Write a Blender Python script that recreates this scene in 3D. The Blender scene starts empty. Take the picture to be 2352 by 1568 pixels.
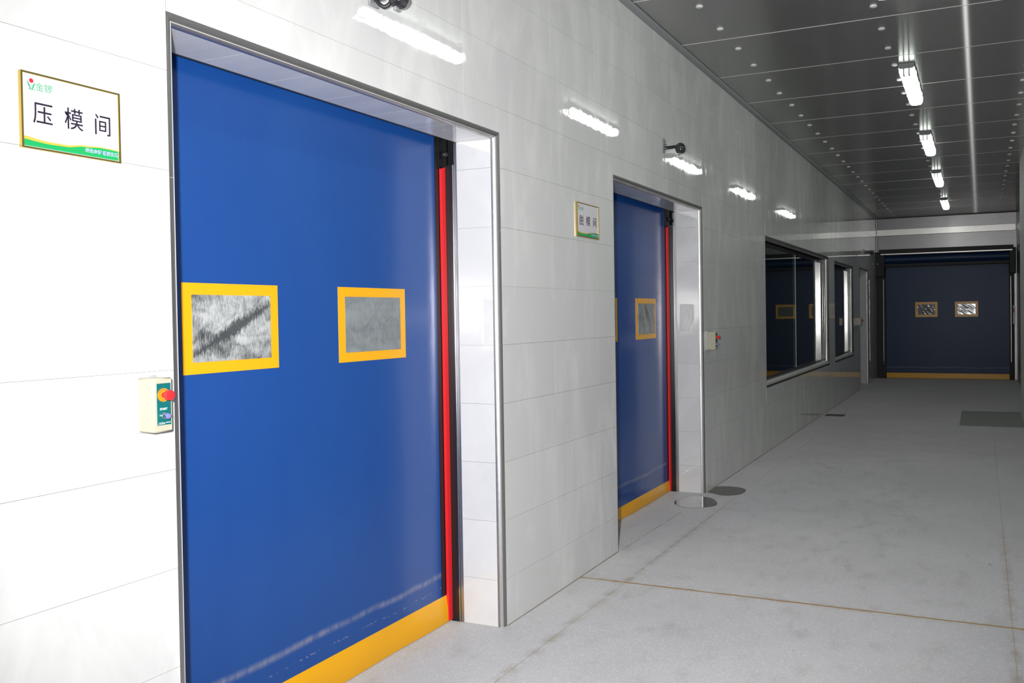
import bpy, math, random
from mathutils import Vector, Matrix, Euler

random.seed(7)
scene = bpy.context.scene
COL = scene.collection
PI = math.pi

# ---------------------------------------------------------------- camera
CAM = Vector((2.2358, 0.0, 1.5888))
YAW, PIT, ROL = -0.410813, -0.016649, -0.014441
fw = Vector((math.sin(YAW) * math.cos(PIT), math.cos(YAW) * math.cos(PIT), math.sin(PIT)))
r0 = Vector((math.cos(YAW), -math.sin(YAW), 0)); u0 = r0.cross(fw)
rt = r0 * math.cos(ROL) + u0 * math.sin(ROL); up = -r0 * math.sin(ROL) + u0 * math.cos(ROL)
cam_data = bpy.data.cameras.new('camera'); cam = bpy.data.objects.new('camera', cam_data); COL.objects.link(cam)
M = Matrix((( rt.x, up.x, -fw.x, CAM.x), (rt.y, up.y, -fw.y, CAM.y), (rt.z, up.z, -fw.z, CAM.z), (0, 0, 0, 1)))
cam.matrix_world = M
cam_data.sensor_fit = 'HORIZONTAL'; cam_data.sensor_width = 36.0
cam_data.lens = 2000.0 / 2352.0 * 36.0
cam_data.shift_x = -205.94 / 2352.0; cam_data.shift_y = -29.27 / 2352.0
cam_data.clip_start = 0.02; cam_data.clip_end = 100
scene.camera = cam

# ---------------------------------------------------------------- world, light, exposure
w = bpy.data.worlds.new('world'); scene.world = w; w.use_nodes = True
w.node_tree.nodes['Background'].inputs[0].default_value = (0.6, 0.65, 0.7, 1)
w.node_tree.nodes['Background'].inputs[1].default_value = 0.02
scene.view_settings.view_transform = 'Standard'; scene.view_settings.look = 'None'
scene.view_settings.exposure = 0.36; scene.view_settings.gamma = 1.0
scene.view_settings.use_curve_mapping = False
# the photographer's flash, which lights the near wall so strongly
fl = bpy.data.lights.new('camera_flash', 'SPOT'); flo = bpy.data.objects.new('camera_flash', fl); COL.objects.link(flo)
flo.location = (2.06, 0.0, 1.70)
fl.energy = 710; fl.color = (1.0, 0.985, 0.99); fl.shadow_soft_size = 0.03
fl.spot_size = math.radians(96); fl.spot_blend = 1.0
flo.rotation_euler = (Vector((-0.408, 0.913, -0.03))).to_track_quat('-Z', 'Y').to_euler()
LAMP = 7.6            # radiance of the ceiling tubes

# ---------------------------------------------------------------- mesh builder
class MB:
    def __init__(s): s.v = []; s.f = []; s.sm = []
    def add(s, vs, fs, smooth=False):
        n = len(s.v); s.v += [tuple(a) for a in vs]; s.f += [tuple(i + n for i in f) for f in fs]; s.sm += [smooth] * len(fs); return s
    def box(s, x0, x1, y0, y1, z0, z1):
        return s.add([(x0,y0,z0),(x1,y0,z0),(x1,y1,z0),(x0,y1,z0),(x0,y0,z1),(x1,y0,z1),(x1,y1,z1),(x0,y1,z1)],
                     [(0,3,2,1),(4,5,6,7),(0,1,5,4),(1,2,6,5),(2,3,7,6),(3,0,4,7)])
    def bbox(s, x0, x1, y0, y1, z0, z1, b):
        """box with chamfered edges"""
        vs = []; idx = {}
        X = (x0, x1); Y = (y0, y1); Z = (z0, z1); sg = (1, -1)
        for i in (0,1):
            for j in (0,1):
                for k in (0,1):
                    for a in range(3):
                        p = [X[i], Y[j], Z[k]]
                        for c, q in ((0, i), (1, j), (2, k)):
                            if c != a: p[c] += sg[q] * b
                        idx[(i,j,k,a)] = len(vs); vs.append(p)
        fs = []
        # vertex 'a' lies on the pair of faces not insetting axis a : build via convex hull ordering
        import bmesh
        bm = bmesh.new()
        for p in vs: bm.verts.new(p)
        bmesh.ops.convex_hull(bm, input=bm.verts[:])
        bmesh.ops.dissolve_limit(bm, angle_limit=0.01, verts=bm.verts[:], edges=bm.edges[:])
        bm.verts.index_update()
        bm.normal_update()
        s.add([tuple(v.co) for v in bm.verts], [tuple(v.index for v in f.verts) for f in bm.faces]); bm.free()
        return s
    def prism(s, poly, axis, a0, a1, smooth=False, caps=True):
        """poly = list of 2D points in the plane normal to axis (cyclic order y,z / z,x / x,y)"""
        def P(p, a):
            if axis == 'x': return (a, p[0], p[1])
            if axis == 'y': return (p[0], a, p[1])
            return (p[0], p[1], a)
        n = len(poly)
        vs = [P(p, a0) for p in poly] + [P(p, a1) for p in poly]
        fs = [(i, (i + 1) % n, n + (i + 1) % n, n + i) for i in range(n)]
        s.add(vs, fs, smooth)
        if caps: s.add(vs, [tuple(range(n))[::-1], tuple(range(n, 2 * n))])
        return s
    def lathe(s, prof, origin, axis=(0,0,1), seg=24, smooth=True):
        """prof = [(r, h)] along axis"""
        ax = Vector(axis).normalized(); t = ax.orthogonal().normalized(); b = ax.cross(t); o = Vector(origin)
        vs = []; fs = []
        for r, h in prof:
            for k in range(seg):
                a = 2 * PI * k / seg; vs.append(o + ax * h + (t * math.cos(a) + b * math.sin(a)) * r)
        for i in range(len(prof) - 1):
            for k in range(seg):
                k2 = (k + 1) % seg; fs.append((i*seg+k, i*seg+k2, (i+1)*seg+k2, (i+1)*seg+k))
        s.add(vs, fs, smooth)
        s.add(vs, [tuple(range(seg))[::-1], tuple(range((len(prof)-1)*seg, len(prof)*seg))]); return s
    def tube(s, pts, r, seg=10):
        pts = [Vector(p) for p in pts]; vs = []; fs = []
        t0 = (pts[1] - pts[0]).normalized(); nrm = t0.orthogonal().normalized()
        for i, p in enumerate(pts):
            t = (pts[min(i+1, len(pts)-1)] - pts[max(i-1, 0)]).normalized()
            nrm = (nrm - t * nrm.dot(t)).normalized(); bn = t.cross(nrm)
            for k in range(seg):
                a = 2 * PI * k / seg; vs.append(p + (nrm * math.cos(a) + bn * math.sin(a)) * r)
        for i in range(len(pts) - 1):
            for k in range(seg):
                k2 = (k + 1) % seg; fs.append((i*seg+k, i*seg+k2, (i+1)*seg+k2, (i+1)*seg+k))
        s.add(vs, fs, True); s.add(vs, [tuple(range(seg))[::-1], tuple(range((len(pts)-1)*seg, len(pts)*seg))]); return s
    def mesh(s, name):
        import bmesh
        me = bpy.data.meshes.new(name); me.from_pydata(s.v, [], s.f)
        me.polygons.foreach_set('use_smooth', s.sm)
        bm = bmesh.new(); bm.from_mesh(me); bmesh.ops.remove_doubles(bm, verts=bm.verts[:], dist=1e-6)
        bmesh.ops.recalc_face_normals(bm, faces=bm.faces[:]); bm.to_mesh(me); bm.free()
        me.set_sharp_from_angle(angle=math.radians(38)); me.update(); return me

def obj(name, mb, m, parent=None, loc=None):
    """mesh in world coordinates, or local ones with loc; children keep their place under an unrotated parent"""
    me = mb if isinstance(mb, bpy.types.Mesh) else mb.mesh(name)
    if m is not None and not me.materials: me.materials.append(m)
    o = bpy.data.objects.new(name, me); COL.objects.link(o)
    L = Vector(loc) if loc is not None else Vector((0, 0, 0))
    if parent is not None:
        o.parent = parent
        L = L - wloc(parent)
    o.location = L
    return o
def wloc(o):
    L = o.location.copy()
    while o.parent is not None: o = o.parent; L += o.location
    return L
def empty(name, loc, label, cat, group=None, kind=None):
    o = bpy.data.objects.new(name, None); o.empty_display_size = 0.1; COL.objects.link(o); o.location = loc
    return tag(o, label, cat, group, kind)
def tag(o, label, cat=None, group=None, kind=None):
    if label: o['label'] = label
    if cat: o['category'] = cat
    if group: o['group'] = group
    if kind: o['kind'] = kind
    return o

# ---------------------------------------------------------------- materials
class N:
    """tiny node helper"""
    def __init__(s, name):
        s.m = bpy.data.materials.new(name); s.m.use_nodes = True; s.t = s.m.node_tree; s.b = s.t.nodes['Principled BSDF']
    def n(s, typ, **kw):
        nd = s.t.nodes.new(typ)
        for k, v in kw.items():
            if k.startswith('i_'):
                key = k[2:]; key = int(key) if key.isdigit() else key.replace('_', ' ')
                if isinstance(v, tuple) and len(v) == 2 and hasattr(v[0], 'bl_idname'): s.t.links.new(v[0].outputs[v[1]], nd.inputs[key])
                else: nd.inputs[key].default_value = v
            else: setattr(nd, k, v)
        return nd
    def l(s, a, ao, b, bi): s.t.links.new(a.outputs[ao], b.inputs[bi])
    def pos(s): return (s.n('ShaderNodeNewGeometry'), 'Position')
    def map(s, scale=(1,1,1), src=None, rot=(0,0,0), loc=(0,0,0)):
        mp = s.n('ShaderNodeMapping'); mp.inputs['Scale'].default_value = scale; mp.inputs['Rotation'].default_value = rot; mp.inputs['Location'].default_value = loc
        src = src or s.pos(); s.l(src[0], src[1], mp, 0); return (mp, 0)
    def noise(s, scale, vec=None, detail=4, rough=0.55, dist=0.0):
        nd = s.n('ShaderNodeTexNoise'); nd.inputs['Scale'].default_value = scale; nd.inputs['Detail'].default_value = detail
        nd.inputs['Roughness'].default_value = rough; nd.inputs['Distortion'].default_value = dist
        vec = vec or s.pos(); s.l(vec[0], vec[1], nd, 'Vector'); return (nd, 'Fac')
    def ramp(s, src, stops):
        nd = s.n('ShaderNodeValToRGB'); cr = nd.color_ramp
        while len(cr.elements) < len(stops): cr.elements.new(0.5)
        for e, (p, c) in zip(cr.elements, stops):
            e.position = p; e.color = (c, c, c, 1) if isinstance(c, (int, float)) else (*c, 1)
        s.l(src[0], src[1], nd, 0); return (nd, 0)
    def mix(s, fac, a, b, mode='MIX'):
        nd = s.n('ShaderNodeMix', data_type='RGBA', blend_type=mode)
        for v, i in ((fac, 0), (a, 6), (b, 7)):
            if isinstance(v, tuple) and hasattr(v[0], 'bl_idname'): s.l(v[0], v[1], nd, i)
            elif isinstance(v, tuple): nd.inputs[i].default_value = (*v, 1)
            else: nd.inputs[i].default_value = v
        return (nd, 2)
    def math(s, op, a, b=0.0, clamp=False):
        nd = s.n('ShaderNodeMath', operation=op, use_clamp=clamp)
        for v, i in ((a, 0), (b, 1)):
            if isinstance(v, tuple): s.l(v[0], v[1], nd, i)
            else: nd.inputs[i].default_value = v
        return (nd, 0)
    def sep(s, axis, src=None):
        nd = s.n('ShaderNodeSeparateXYZ'); src = src or s.pos(); s.l(src[0], src[1], nd, 0); return (nd, axis)
    def bump(s, h, strength, dist=0.01):
        nd = s.n('ShaderNodeBump'); nd.inputs['Strength'].default_value = strength; nd.inputs['Distance'].default_value = dist
        s.l(h[0], h[1], nd, 'Height'); s.l(nd, 0, s.b, 'Normal')
    def set(s, key, v):
        if isinstance(v, tuple) and hasattr(v[0], 'bl_idname'): s.l(v[0], v[1], s.b, key)
        elif isinstance(v, tuple) and len(v) == 3: s.b.inputs[key].default_value = (*v, 1)
        else: s.b.inputs[key].default_value = v
        return s

def plain(name, col, rough=0.4, metal=0.0, **kw):
    n = N(name); n.set('Base Color', col).set('Roughness', rough).set('Metallic', metal)
    for k, v in kw.items(): n.set(k.replace('_', ' '), v)
    return n.m
def srgb(r, g, b):
    f = lambda c: c / 12.92 if c <= 0.04045 else ((c + 0.055) / 1.055) ** 2.4
    return (f(r / 255), f(g / 255), f(b / 255))

def m_tile(name='glazed_white_tile', ra=0.02, rb=0.09, spec=0.5):
    n = N(name); n.set('Specular IOR Level', spec)
    streak = n.noise(1.0, n.map((1.0, 3.4, 1.1)), 7, 0.62, 0.8)
    haze = n.ramp(streak, [(0.47, 0.0), (0.68, 1.0)])
    info = n.n('ShaderNodeObjectInfo')
    tone = n.ramp((info, 'Random'), [(0.0, (0.70, 0.705, 0.70)), (1.0, (0.735, 0.74, 0.73))])
    n.set('Base Color', n.mix(n.math('MULTIPLY', haze, 0.6), tone, (0.90, 0.905, 0.89)))
    n.set('Roughness', n.ramp(haze, [(0.0, ra), (1.0, rb)]))
    n.set('IOR', 1.5)
    n.bump(n.noise(7.0, n.map((1, 1, 0.5)), 2), 0.022, 0.02)
    return n.m
def m_floor():
    n = N('grey_terrazzo')
    big = n.noise(0.9, None, 6, 0.6); mid = n.noise(4.5, n.map((1.6, 1.0, 1)), 6, 0.62)
    base = n.mix(n.ramp(big, [(0.3, 0.0), (0.7, 1.0)]), (0.38, 0.38, 0.385), (0.445, 0.445, 0.45))
    base = n.mix(n.ramp(mid, [(0.54, 0.0), (0.76, 0.5)]), base, (0.27, 0.265, 0.26))
    vo = n.n('ShaderNodeTexVoronoi', feature='F1'); vo.inputs['Scale'].default_value = 105; vo.inputs['Randomness'].default_value = 1.0
    p = n.pos(); n.l(p[0], p[1], vo, 'Vector')
    chip = n.math('MULTIPLY', n.ramp((vo, 'Distance'), [(0.15, 1.0), (0.55, 0.0)]), n.ramp((vo, 'Color'), [(0.45, 0.0), (0.75, 1.0)]))
    base = n.mix(n.math('MULTIPLY', chip, 0.42), base, (0.72, 0.72, 0.73))
    v2 = n.n('ShaderNodeTexVoronoi', feature='F1'); v2.inputs['Scale'].default_value = 210; n.l(p[0], p[1], v2, 'Vector')
    dk = n.math('MULTIPLY', n.ramp((v2, 'Distance'), [(0.25, 1.0), (0.45, 0.0)]), n.ramp((v2, 'Color'), [(0.70, 0.0), (0.76, 1.0)]))
    base = n.mix(n.math('MULTIPLY', dk, 0.5), base, (0.24, 0.24, 0.25))
    # scattered dark scuffs
    sc = n.noise(2.3, n.map((2.2, 1.0, 1), loc=(3.1, 1.7, 0)), 8, 0.72, 0.3)
    base = n.mix(n.ramp(sc, [(0.665, 0.0), (0.73, 0.7)]), base, (0.14, 0.137, 0.13))
    # rusty dirt along the two long joints and the cross joint
    x = n.sep('X'); y = n.sep('Y')
    def near(c, v, wd): 
        return n.math('SUBTRACT', 1.0, n.math('DIVIDE', n.math('ABSOLUTE', n.math('SUBTRACT', c, v)), wd), True)
    j = n.math('MAXIMUM', n.math('MAXIMUM', near(x, 0.293, 0.05), near(x, 2.37, 0.04)), near(y, 4.75, 0.045))
    j = n.math('MULTIPLY', j, n.ramp(n.noise(7, None, 5, 0.7), [(0.42, 0.0), (0.68, 1.0)]))
    j = n.math('MULTIPLY', j, n.math('SUBTRACT', 7.2, y, True))
    base = n.mix(n.math('MULTIPLY', j, 0.75), base, (0.22, 0.18, 0.13))
    n.set('Base Color', base); n.set('Roughness', n.ramp(mid, [(0.4, 0.62), (0.7, 0.42)])); n.set('IOR', 1.4); n.set('Diffuse Roughness', 0.8)
    n.bump(n.noise(160, None, 3), 0.12, 0.004)
    return n.m
def m_brushed(name, col, rough, aniso, tangent, grain, dirt=0.0, rot=0.0):
    n = N(name)
    g = n.noise(1.0, n.map(grain), 3, 0.6)
    c2 = tuple(c * 0.80 for c in col)
    base = n.mix(g, col, c2)
    n.set('Base Color', base); n.set('Metallic', 1.0)
    big = n.noise(1.4, None, 4, 0.6)
    n.set('Roughness', n.math('ADD', n.math('MULTIPLY', big, 0.02), rough - 0.01))
    if aniso == 'streak':          # fine cross-grain plus a long-tailed lobe, as on linished sheet
        n.set('Anisotropic', 0.95)
        t = n.n('ShaderNodeCombineXYZ')
        for k in range(3): t.inputs[k].default_value = tangent[k]
        n.l(t, 0, n.b, 'Tangent')
        gl = n.n('ShaderNodeBsdfAnisotropic'); gl.inputs['Roughness'].default_value = 0.19; gl.inputs['Anisotropy'].default_value = 0.957
        gl.inputs['Color'].default_value = (*col, 1); t2_ = n.n('ShaderNodeCombineXYZ')
        for k in range(3): t2_.inputs[k].default_value = (tangent[1], tangent[0], 0)[k]
        n.l(t2_, 0, gl, 'Tangent')
        mx = n.n('ShaderNodeMixShader'); mx.inputs[0].default_value = 0.05
        n.l(n.b, 0, mx, 1); n.l(gl, 0, mx, 2); n.l(mx, 0, n.t.nodes['Material Output'], 0)
    elif aniso:
        n.set('Anisotropic', aniso); n.set('Anisotropic Rotation', rot)
        t = n.n('ShaderNodeCombineXYZ')
        for k in range(3): t.inputs[k].default_value = tangent[k]
        n.l(t, 0, n.b, 'Tangent')
    return n.m
def m_polished():
    n = N('polished_steel_trim')
    sm = n.noise(6.0, n.map((1, 1, 0.35)), 5, 0.65)
    spl = n.noise(55, None, 4, 0.7)
    n.set('Metallic', 1.0)
    n.set('Base Color', n.mix(n.ramp(sm, [(0.35, 0.0), (0.7, 1.0)]), (0.58, 0.57, 0.56), (0.46, 0.45, 0.445)))
    n.set('Roughness', n.ramp(n.mix(0.35, sm, spl), [(0.35, 0.33), (0.7, 0.5)]))
    n.bump(n.noise(9, n.map((1, 1, 0.25)), 2), 0.04, 0.01)
    return n.m
def m_curtain(name, k, spec, r0, r1):
    n = N(name); K = lambda c: tuple(a * b for a, b in zip(c, k))
    weave = n.noise(1.0, n.map((60, 60, 6)), 3, 0.6)
    soft = n.noise(0.8, n.map((1, 1.6, 0.5)), 4, 0.55, 0.3)
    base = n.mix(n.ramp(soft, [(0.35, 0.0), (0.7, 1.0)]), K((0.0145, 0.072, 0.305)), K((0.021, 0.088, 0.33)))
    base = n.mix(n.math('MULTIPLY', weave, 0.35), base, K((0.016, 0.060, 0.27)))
    # dusty scrape left by the floor seal, a band a hand above the yellow foot
    z = n.sep('Z'); wob = n.math('MULTIPLY', n.math('SUBTRACT', n.noise(2.0, n.map((1, 1, 0.0)), 3), 0.5), 0.05)
    zz = n.math('ADD', z, wob)
    band = n.math('SUBTRACT', 1.0, n.math('DIVIDE', n.math('ABSOLUTE', n.math('SUBTRACT', zz, 0.258)), 0.02), True)
    band = n.math('MULTIPLY', band, n.ramp(n.noise(30, n.map((1, 1.0, 0.15)), 4, 0.7), [(0.35, 0.25), (0.65, 1.0)]))
    dots = n.math('SUBTRACT', 1.0, n.math('DIVIDE', n.math('ABSOLUTE', n.math('SUBTRACT', zz, 0.192)), 0.006), True)
    dots = n.math('MULTIPLY', dots, n.ramp(n.noise(40, None, 3, 0.7), [(0.52, 0.0), (0.62, 1.0)]))
    base = n.mix(n.math('MULTIPLY', n.math('MAXIMUM', band, dots), 0.62), base, (0.34, 0.34, 0.38))
    n.set('Base Color', base); n.set('Roughness', (r0 + r1) / 2); n.set('IOR', 1.52); n.set('Specular IOR Level', spec)
    n.bump(n.noise(2.2, n.map((1, 2.2, 0.5)), 0), 0.05, 0.03)
    return n.m
def m_pane(name, lo, hi, t0, t1, scale, rough, rot, wipe=None):
    n = N(name)
    a = n.noise(scale, n.map((1, 1, 1), rot=(rot, 0, 0)), 7, 0.68, 1.1)
    b = n.noise(scale * 0.35, n.map((1, 0.5, 1.6), rot=(rot, 0, 0), loc=(0, 0.37, 0.2)), 3, 0.5, 0.6)
    c = n.noise(scale * 4.2, n.map((1, 5.0, 0.7), rot=(rot + 0.9, 0, 0)), 5, 0.7, 0.5)
    f = n.ramp(n.mix(0.33, n.mix(0.5, a, b), c), [(t0, 0.0), (t1, 1.0)])
    if wipe:                     # a rag wiped diagonally across the haze
        yv, zv = n.sep('Y'), n.sep('Z')
        ln = n.math('SUBTRACT', n.math('SUBTRACT', zv, wipe[1]), n.math('MULTIPLY', n.math('SUBTRACT', yv, wipe[0]), wipe[2]))
        d = n.math('ADD', n.math('ABSOLUTE', ln), n.math('MULTIPLY', n.math('SUBTRACT', n.math('ABSOLUTE', n.math('SUBTRACT', yv, wipe[0])), 0.10), 0.14))
        d = n.math('ADD', d, n.math('MULTIPLY', n.math('SUBTRACT', c, 0.5), 0.09))
        f = n.math('MULTIPLY', f, n.ramp(d, [(0.008, 0.05), (0.026, 1.0)]))
    n.set('Base Color', n.mix(f, lo, hi)); n.set('Roughness', n.ramp(f, [(0, rough), (1, rough + 0.25)])); n.set('IOR', 1.5)
    n.bump(n.mix(0.3, a, b), 0.30, 0.03)
    return n.m

TILE = m_tile(); TILEM = m_tile('matt_white_tile', 0.5, 0.6, 0.2)
GROUT = plain('pale_grout', (0.48, 0.48, 0.47), 0.8)
FLOOR = m_floor()
PALEJ = plain('pale_joint_filler', srgb(188, 176, 148), 0.75)
JOINTFILL = plain('brown_joint_filler', srgb(172, 142, 94), 0.75)
MORTAR = plain('grey_pink_mortar', srgb(160, 148, 138), 0.85)
STEELC = m_brushed('brushed_steel_ceiling', (0.60, 0.60, 0.59), 0.27, 'streak', (0, 1, 0), (3, 200, 3))
STEELW = m_brushed('brushed_steel_wall', (0.30, 0.30, 0.30), 0.33, 0.55, (0, 0, 1), (90, 90, 2))
STEELB = m_brushed('bright_steel', (0.72, 0.70, 0.68), 0.30, 0.0, (1, 0, 0), (30, 30, 30))
TRIM = m_polished()
SILL = plain('pale_steel_sill', (0.72, 0.71, 0.70), 0.35, 0.25)
REVEAL = m_brushed('satin_steel_reveal', (0.30, 0.295, 0.285), 0.17, 0.0, (1, 0, 0), (40, 40, 3))
COVE = plain('dull_grey_cove', (0.30, 0.315, 0.32), 0.45)
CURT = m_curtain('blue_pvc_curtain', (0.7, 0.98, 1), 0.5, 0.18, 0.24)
CURT_DIM = m_curtain('dimmed_blue_pvc_curtain', (0.8, 0.5, 0.36), 0.25, 0.30, 0.42)  # blue curtain copied darker and duller; the far door's dimness put into colour
YEL = plain('yellow_pvc', srgb(247, 178, 18), 0.30, IOR=1.5)
RED = plain('red_strip', srgb(246, 44, 50), 0.35)
BLK = plain('black_rubber', (0.012, 0.012, 0.014), 0.35)
BLKD = plain('dull_black_metal', (0.006, 0.0065, 0.007), 0.55)
BLKM = plain('black_metal', (0.016, 0.017, 0.018), 0.3)
PANE_A = m_pane('smeared_clear_plastic', (0.06, 0.065, 0.07), (0.52, 0.54, 0.54), 0.40, 0.56, 14, 0.2, 0.6, (2.43, 1.555, 0.5))
PANE_B = m_pane('cloudy_grey_plastic', (0.13, 0.15, 0.16), (0.27, 0.30, 0.31), 0.40, 0.58, 11, 0.22, 0.9)
PANE_D = plain('glaring_clear_plastic', (0.20, 0.21, 0.21), 0.13, IOR=1.5)
PANE_C = m_pane('crinkled_clear_plastic', (0.12, 0.135, 0.14), (0.34, 0.36, 0.36), 0.40, 0.62, 7, 0.06, 0.2)
BEIGE = plain('beige_plastic', srgb(182, 177, 156), 0.4)
TEAL = plain('teal_label', srgb(6, 98, 100), 0.35)
ORANGE = plain('orange_ring', srgb(238, 140, 30), 0.4)
REDB = plain('red_button', srgb(226, 40, 46), 0.35)
CHROME = plain('chrome', (0.75, 0.75, 0.78), 0.12, 1.0)
BLUEK = plain('blue_clear_knob', (0.20, 0.20, 0.62), 0.12, 0.0, IOR=1.5)
WHITEP = plain('white_print', (0.85, 0.85, 0.85), 0.5)
SIGNW = plain('sign_white', (0.74, 0.72, 0.75), 0.25)
GOLD = plain('gold_frame', (0.62, 0.47, 0.13), 0.28, 1.0)
INK = plain('dark_ink', (0.018, 0.010, 0.03), 0.5)
GREEN = plain('green_print', srgb(30, 165, 92), 0.35)
LGREEN = plain('logo_green', srgb(60, 170, 120), 0.4)
WAVEY = plain('gold_print', srgb(205, 178, 72), 0.4)
LREDP = plain('logo_red', srgb(225, 40, 60), 0.4)
SLOGAN = plain('slogan_blue', srgb(120, 130, 205), 0.5)
CAPW = plain('white_nylon', (0.80, 0.79, 0.77), 0.35)
HOUS = plain('grey_housing', (0.20, 0.21, 0.22), 0.4)
DGREY = plain('dark_room', (0.30, 0.36, 0.35), 0.7)
PLASTER = plain('white_paint', (0.72, 0.72, 0.71), 0.6)
GLASS = plain('green_tinted_glass', (0.78, 0.90, 0.86), 0.0, 0.0, IOR=1.5)
GLASS.node_tree.nodes['Principled BSDF'].inputs['Transmission Weight'].default_value = 1.0
GEDGE = plain('glass_edge', (0.70, 0.76, 0.73), 0.3)
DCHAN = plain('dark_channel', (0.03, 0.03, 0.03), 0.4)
PATCH = plain('dark_cement', (0.31, 0.31, 0.31), 0.65)
WATER = plain('standing_water', (0.15, 0.148, 0.145), 0.012, IOR=1.45)
DAMP = plain('damp_floor', (0.19, 0.187, 0.178), 0.4)
CABLE = plain('black_cable', (0.02, 0.02, 0.022), 0.4)
SMOKE = plain('smoky_lens', (0.03, 0.03, 0.032), 0.1)
CLEARG = plain('grey_clear_plastic', (0.30, 0.31, 0.32), 0.25)
n_ = N('lamp_diffuser'); n_.set('Base Color', (0.9, 0.95, 0.9)).set('Emission Color', (0.93, 1.0, 0.93)).set('Emission Strength', LAMP); LAMPM = n_.m

# ---------------------------------------------------------------- dimensions
HC = 3.75                       # ceiling
YB, YE = -3.0, 21.4             # back of the corridor, end wall
XR = 2.78; YR = 14.5            # right wall and where it stops
ZA = 0.2395                     # top of the cut bottom course
DOORS = [(1.892, 3.866, 2.517), (5.356, 7.385, 2.517), (18.09, 19.69, 2.46)]
WINS = [(9.80, 14.28, 0.75, 2.455), (14.89, 17.20, 0.75, 2.43)]
RJ = 0.033                      # radius of the door trims
RW = 0.045                      # radius of the window trims
XJ = -0.237                     # depth of the tiled door reveals
OPEN = [(a, b, -1, t) for a, b, t in DOORS] + WINS

def subtract(rects, o):
    out = []
    for (a, b, c, d) in rects:
        y0, y1, z0, z1 = o
        if b <= y0 or a >= y1 or d <= z0 or c >= z1: out.append((a, b, c, d)); continue
        if a < y0: out.append((a, y0, c, d))
        if b > y1: out.append((y1, b, c, d))
        m0, m1 = max(a, y0), min(b, y1)
        if c < z0: out.append((m0, m1, c, z0))
        if d > z1: out.append((m0, m1, z1, d))
    return out

# ---------------------------------------------------------------- left wall: backing, then every tile
mb = MB()
ys = sorted({YB, YE} | {v for o in OPEN for v in o[:2]})
zs_ = [0, HC]
rects = [(YB, YE, 0.0, HC)]
grow = [(a + (RJ - 0.008), b - (RJ - 0.008), c, d - (RJ - 0.008)) if c < 0 else (a + 0.01, b - 0.01, c + 0.01, d - 0.01) for (a, b, c, d) in OPEN]
for o in grow: rects = subtract(rects, o)
for (a, b, c, d) in rects: mb.box(-0.236, -0.0085, a, b, c, d)
wall = obj('wall_left', mb, GROUT)
tag(wall, 'long white tiled corridor wall with roller doors and windows', 'wall', kind='structure')

_cache = {}
def tilemesh(dx, dy, dz, m):
    k = (round(dx, 3), round(dy, 3), round(dz, 3), m.name)
    if k not in _cache:
        me = MB().box(-dx/2, dx/2, -dy/2, dy/2, -dz/2, dz/2).mesh('tile'); me.materials.append(m); _cache[k] = me
    return _cache[k]
cols = [-3.0, -2.3, -1.7, -1.1, -0.5, 0.1, 0.7, 1.30, 1.90, 2.482, 3.07, 3.536, 3.838, 4.456, 5.075, 5.38, 5.98, 6.58, 7.08, 7.39, 7.99, 8.575, 9.18, 9.79]
while cols[-1] < YE - 0.65: cols.append(cols[-1] + 0.61)
cols.append(YE)
rows = [0.0] + [ZA + 0.3 * k for k in range(12)] + [HC]
G = 0.0006
tiles = []          # (centre, size)
for i in range(len(cols) - 1):
    for k in range(len(rows) - 1):
        rs = [(cols[i], cols[i+1], rows[k], rows[k+1])]
        for o in OPEN: rs = subtract(rs, o)
        for (a, b, c, d) in rs:
            if b - a < 0.012 or d - c < 0.012: continue
            tiles.append((Vector((-0.004, (a+b)/2, (c+d)/2)), (0.008, b-a-2*G, d-c-2*G)))
for (a, b, t) in DOORS:           # reveals and soffits
    z_s = t - RJ
    for k in range(len(rows) - 1):
        c, d = rows[k], min(rows[k+1], z_s)
        if d - c < 0.02: continue
        for yy in (a + RJ - 0.004, b - RJ + 0.004):
            tiles.append((Vector(((XJ - RJ)/2, yy, (c+d)/2)), (-XJ - RJ - 2*G, 0.008, d-c-2*G)))
    yy = a + RJ
    while yy < b - RJ - 0.05:
        y2 = min(yy + 0.305, b - RJ)
        tiles.append((Vector(((XJ - RJ)/2, (yy+y2)/2, z_s + 0.004)), (-XJ - RJ - 2*G, y2-yy-2*G, 0.008))); yy = y2
def seen(c, sz):                  # rough size in the photograph, for choosing the individuals
    v = c - CAM; d = v.dot(fw)
    if d < 0.5: return 0.0
    px = v.dot(rt) / d * 2000 + 1176 + 206; py = -v.dot(up) / d * 2000 + 784 - 29
    if px < -250 or px > 2400 or py < -120 or py > 1700: return 0.0
    n = Vector((1, 0, 0)) if sz[0] < 0.01 else (Vector((0, 1 if c.y < CAM.y else -1, 0)) if sz[1] < 0.01 else Vector((0, 0, -1)))
    cs = abs(v.normalized().dot(n))
    ar = sz[1]*sz[2] if sz[0] < 0.01 else (sz[0]*sz[2] if sz[1] < 0.01 else sz[0]*sz[1])
    if sz[1] < 0.01 and any(abs(c.y - (a + RJ - 0.004)) < 1e-4 for a, b, t in DOORS): cs *= 0.02
    return ar * cs / d / d
tiles.sort(key=lambda t: -seen(*t))
rest = MB()
for i, (c, sz) in enumerate(tiles):
    if i < 300:
        o = obj('tile', tilemesh(*sz, TILE), None, wall, c)
        j = 0.0007
        if sz[0] < 0.01: o.rotation_euler = (0, random.uniform(-j, j), random.uniform(-j, j))
    else:
        rest.box(c.x - sz[0]/2, c.x + sz[0]/2, c.y - sz[1]/2, c.y + sz[1]/2, c.z - sz[2]/2, c.z + sz[2]/2)
o = obj('small_tiles', rest, TILE, wall); o['kind'] = 'stuff'

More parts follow.
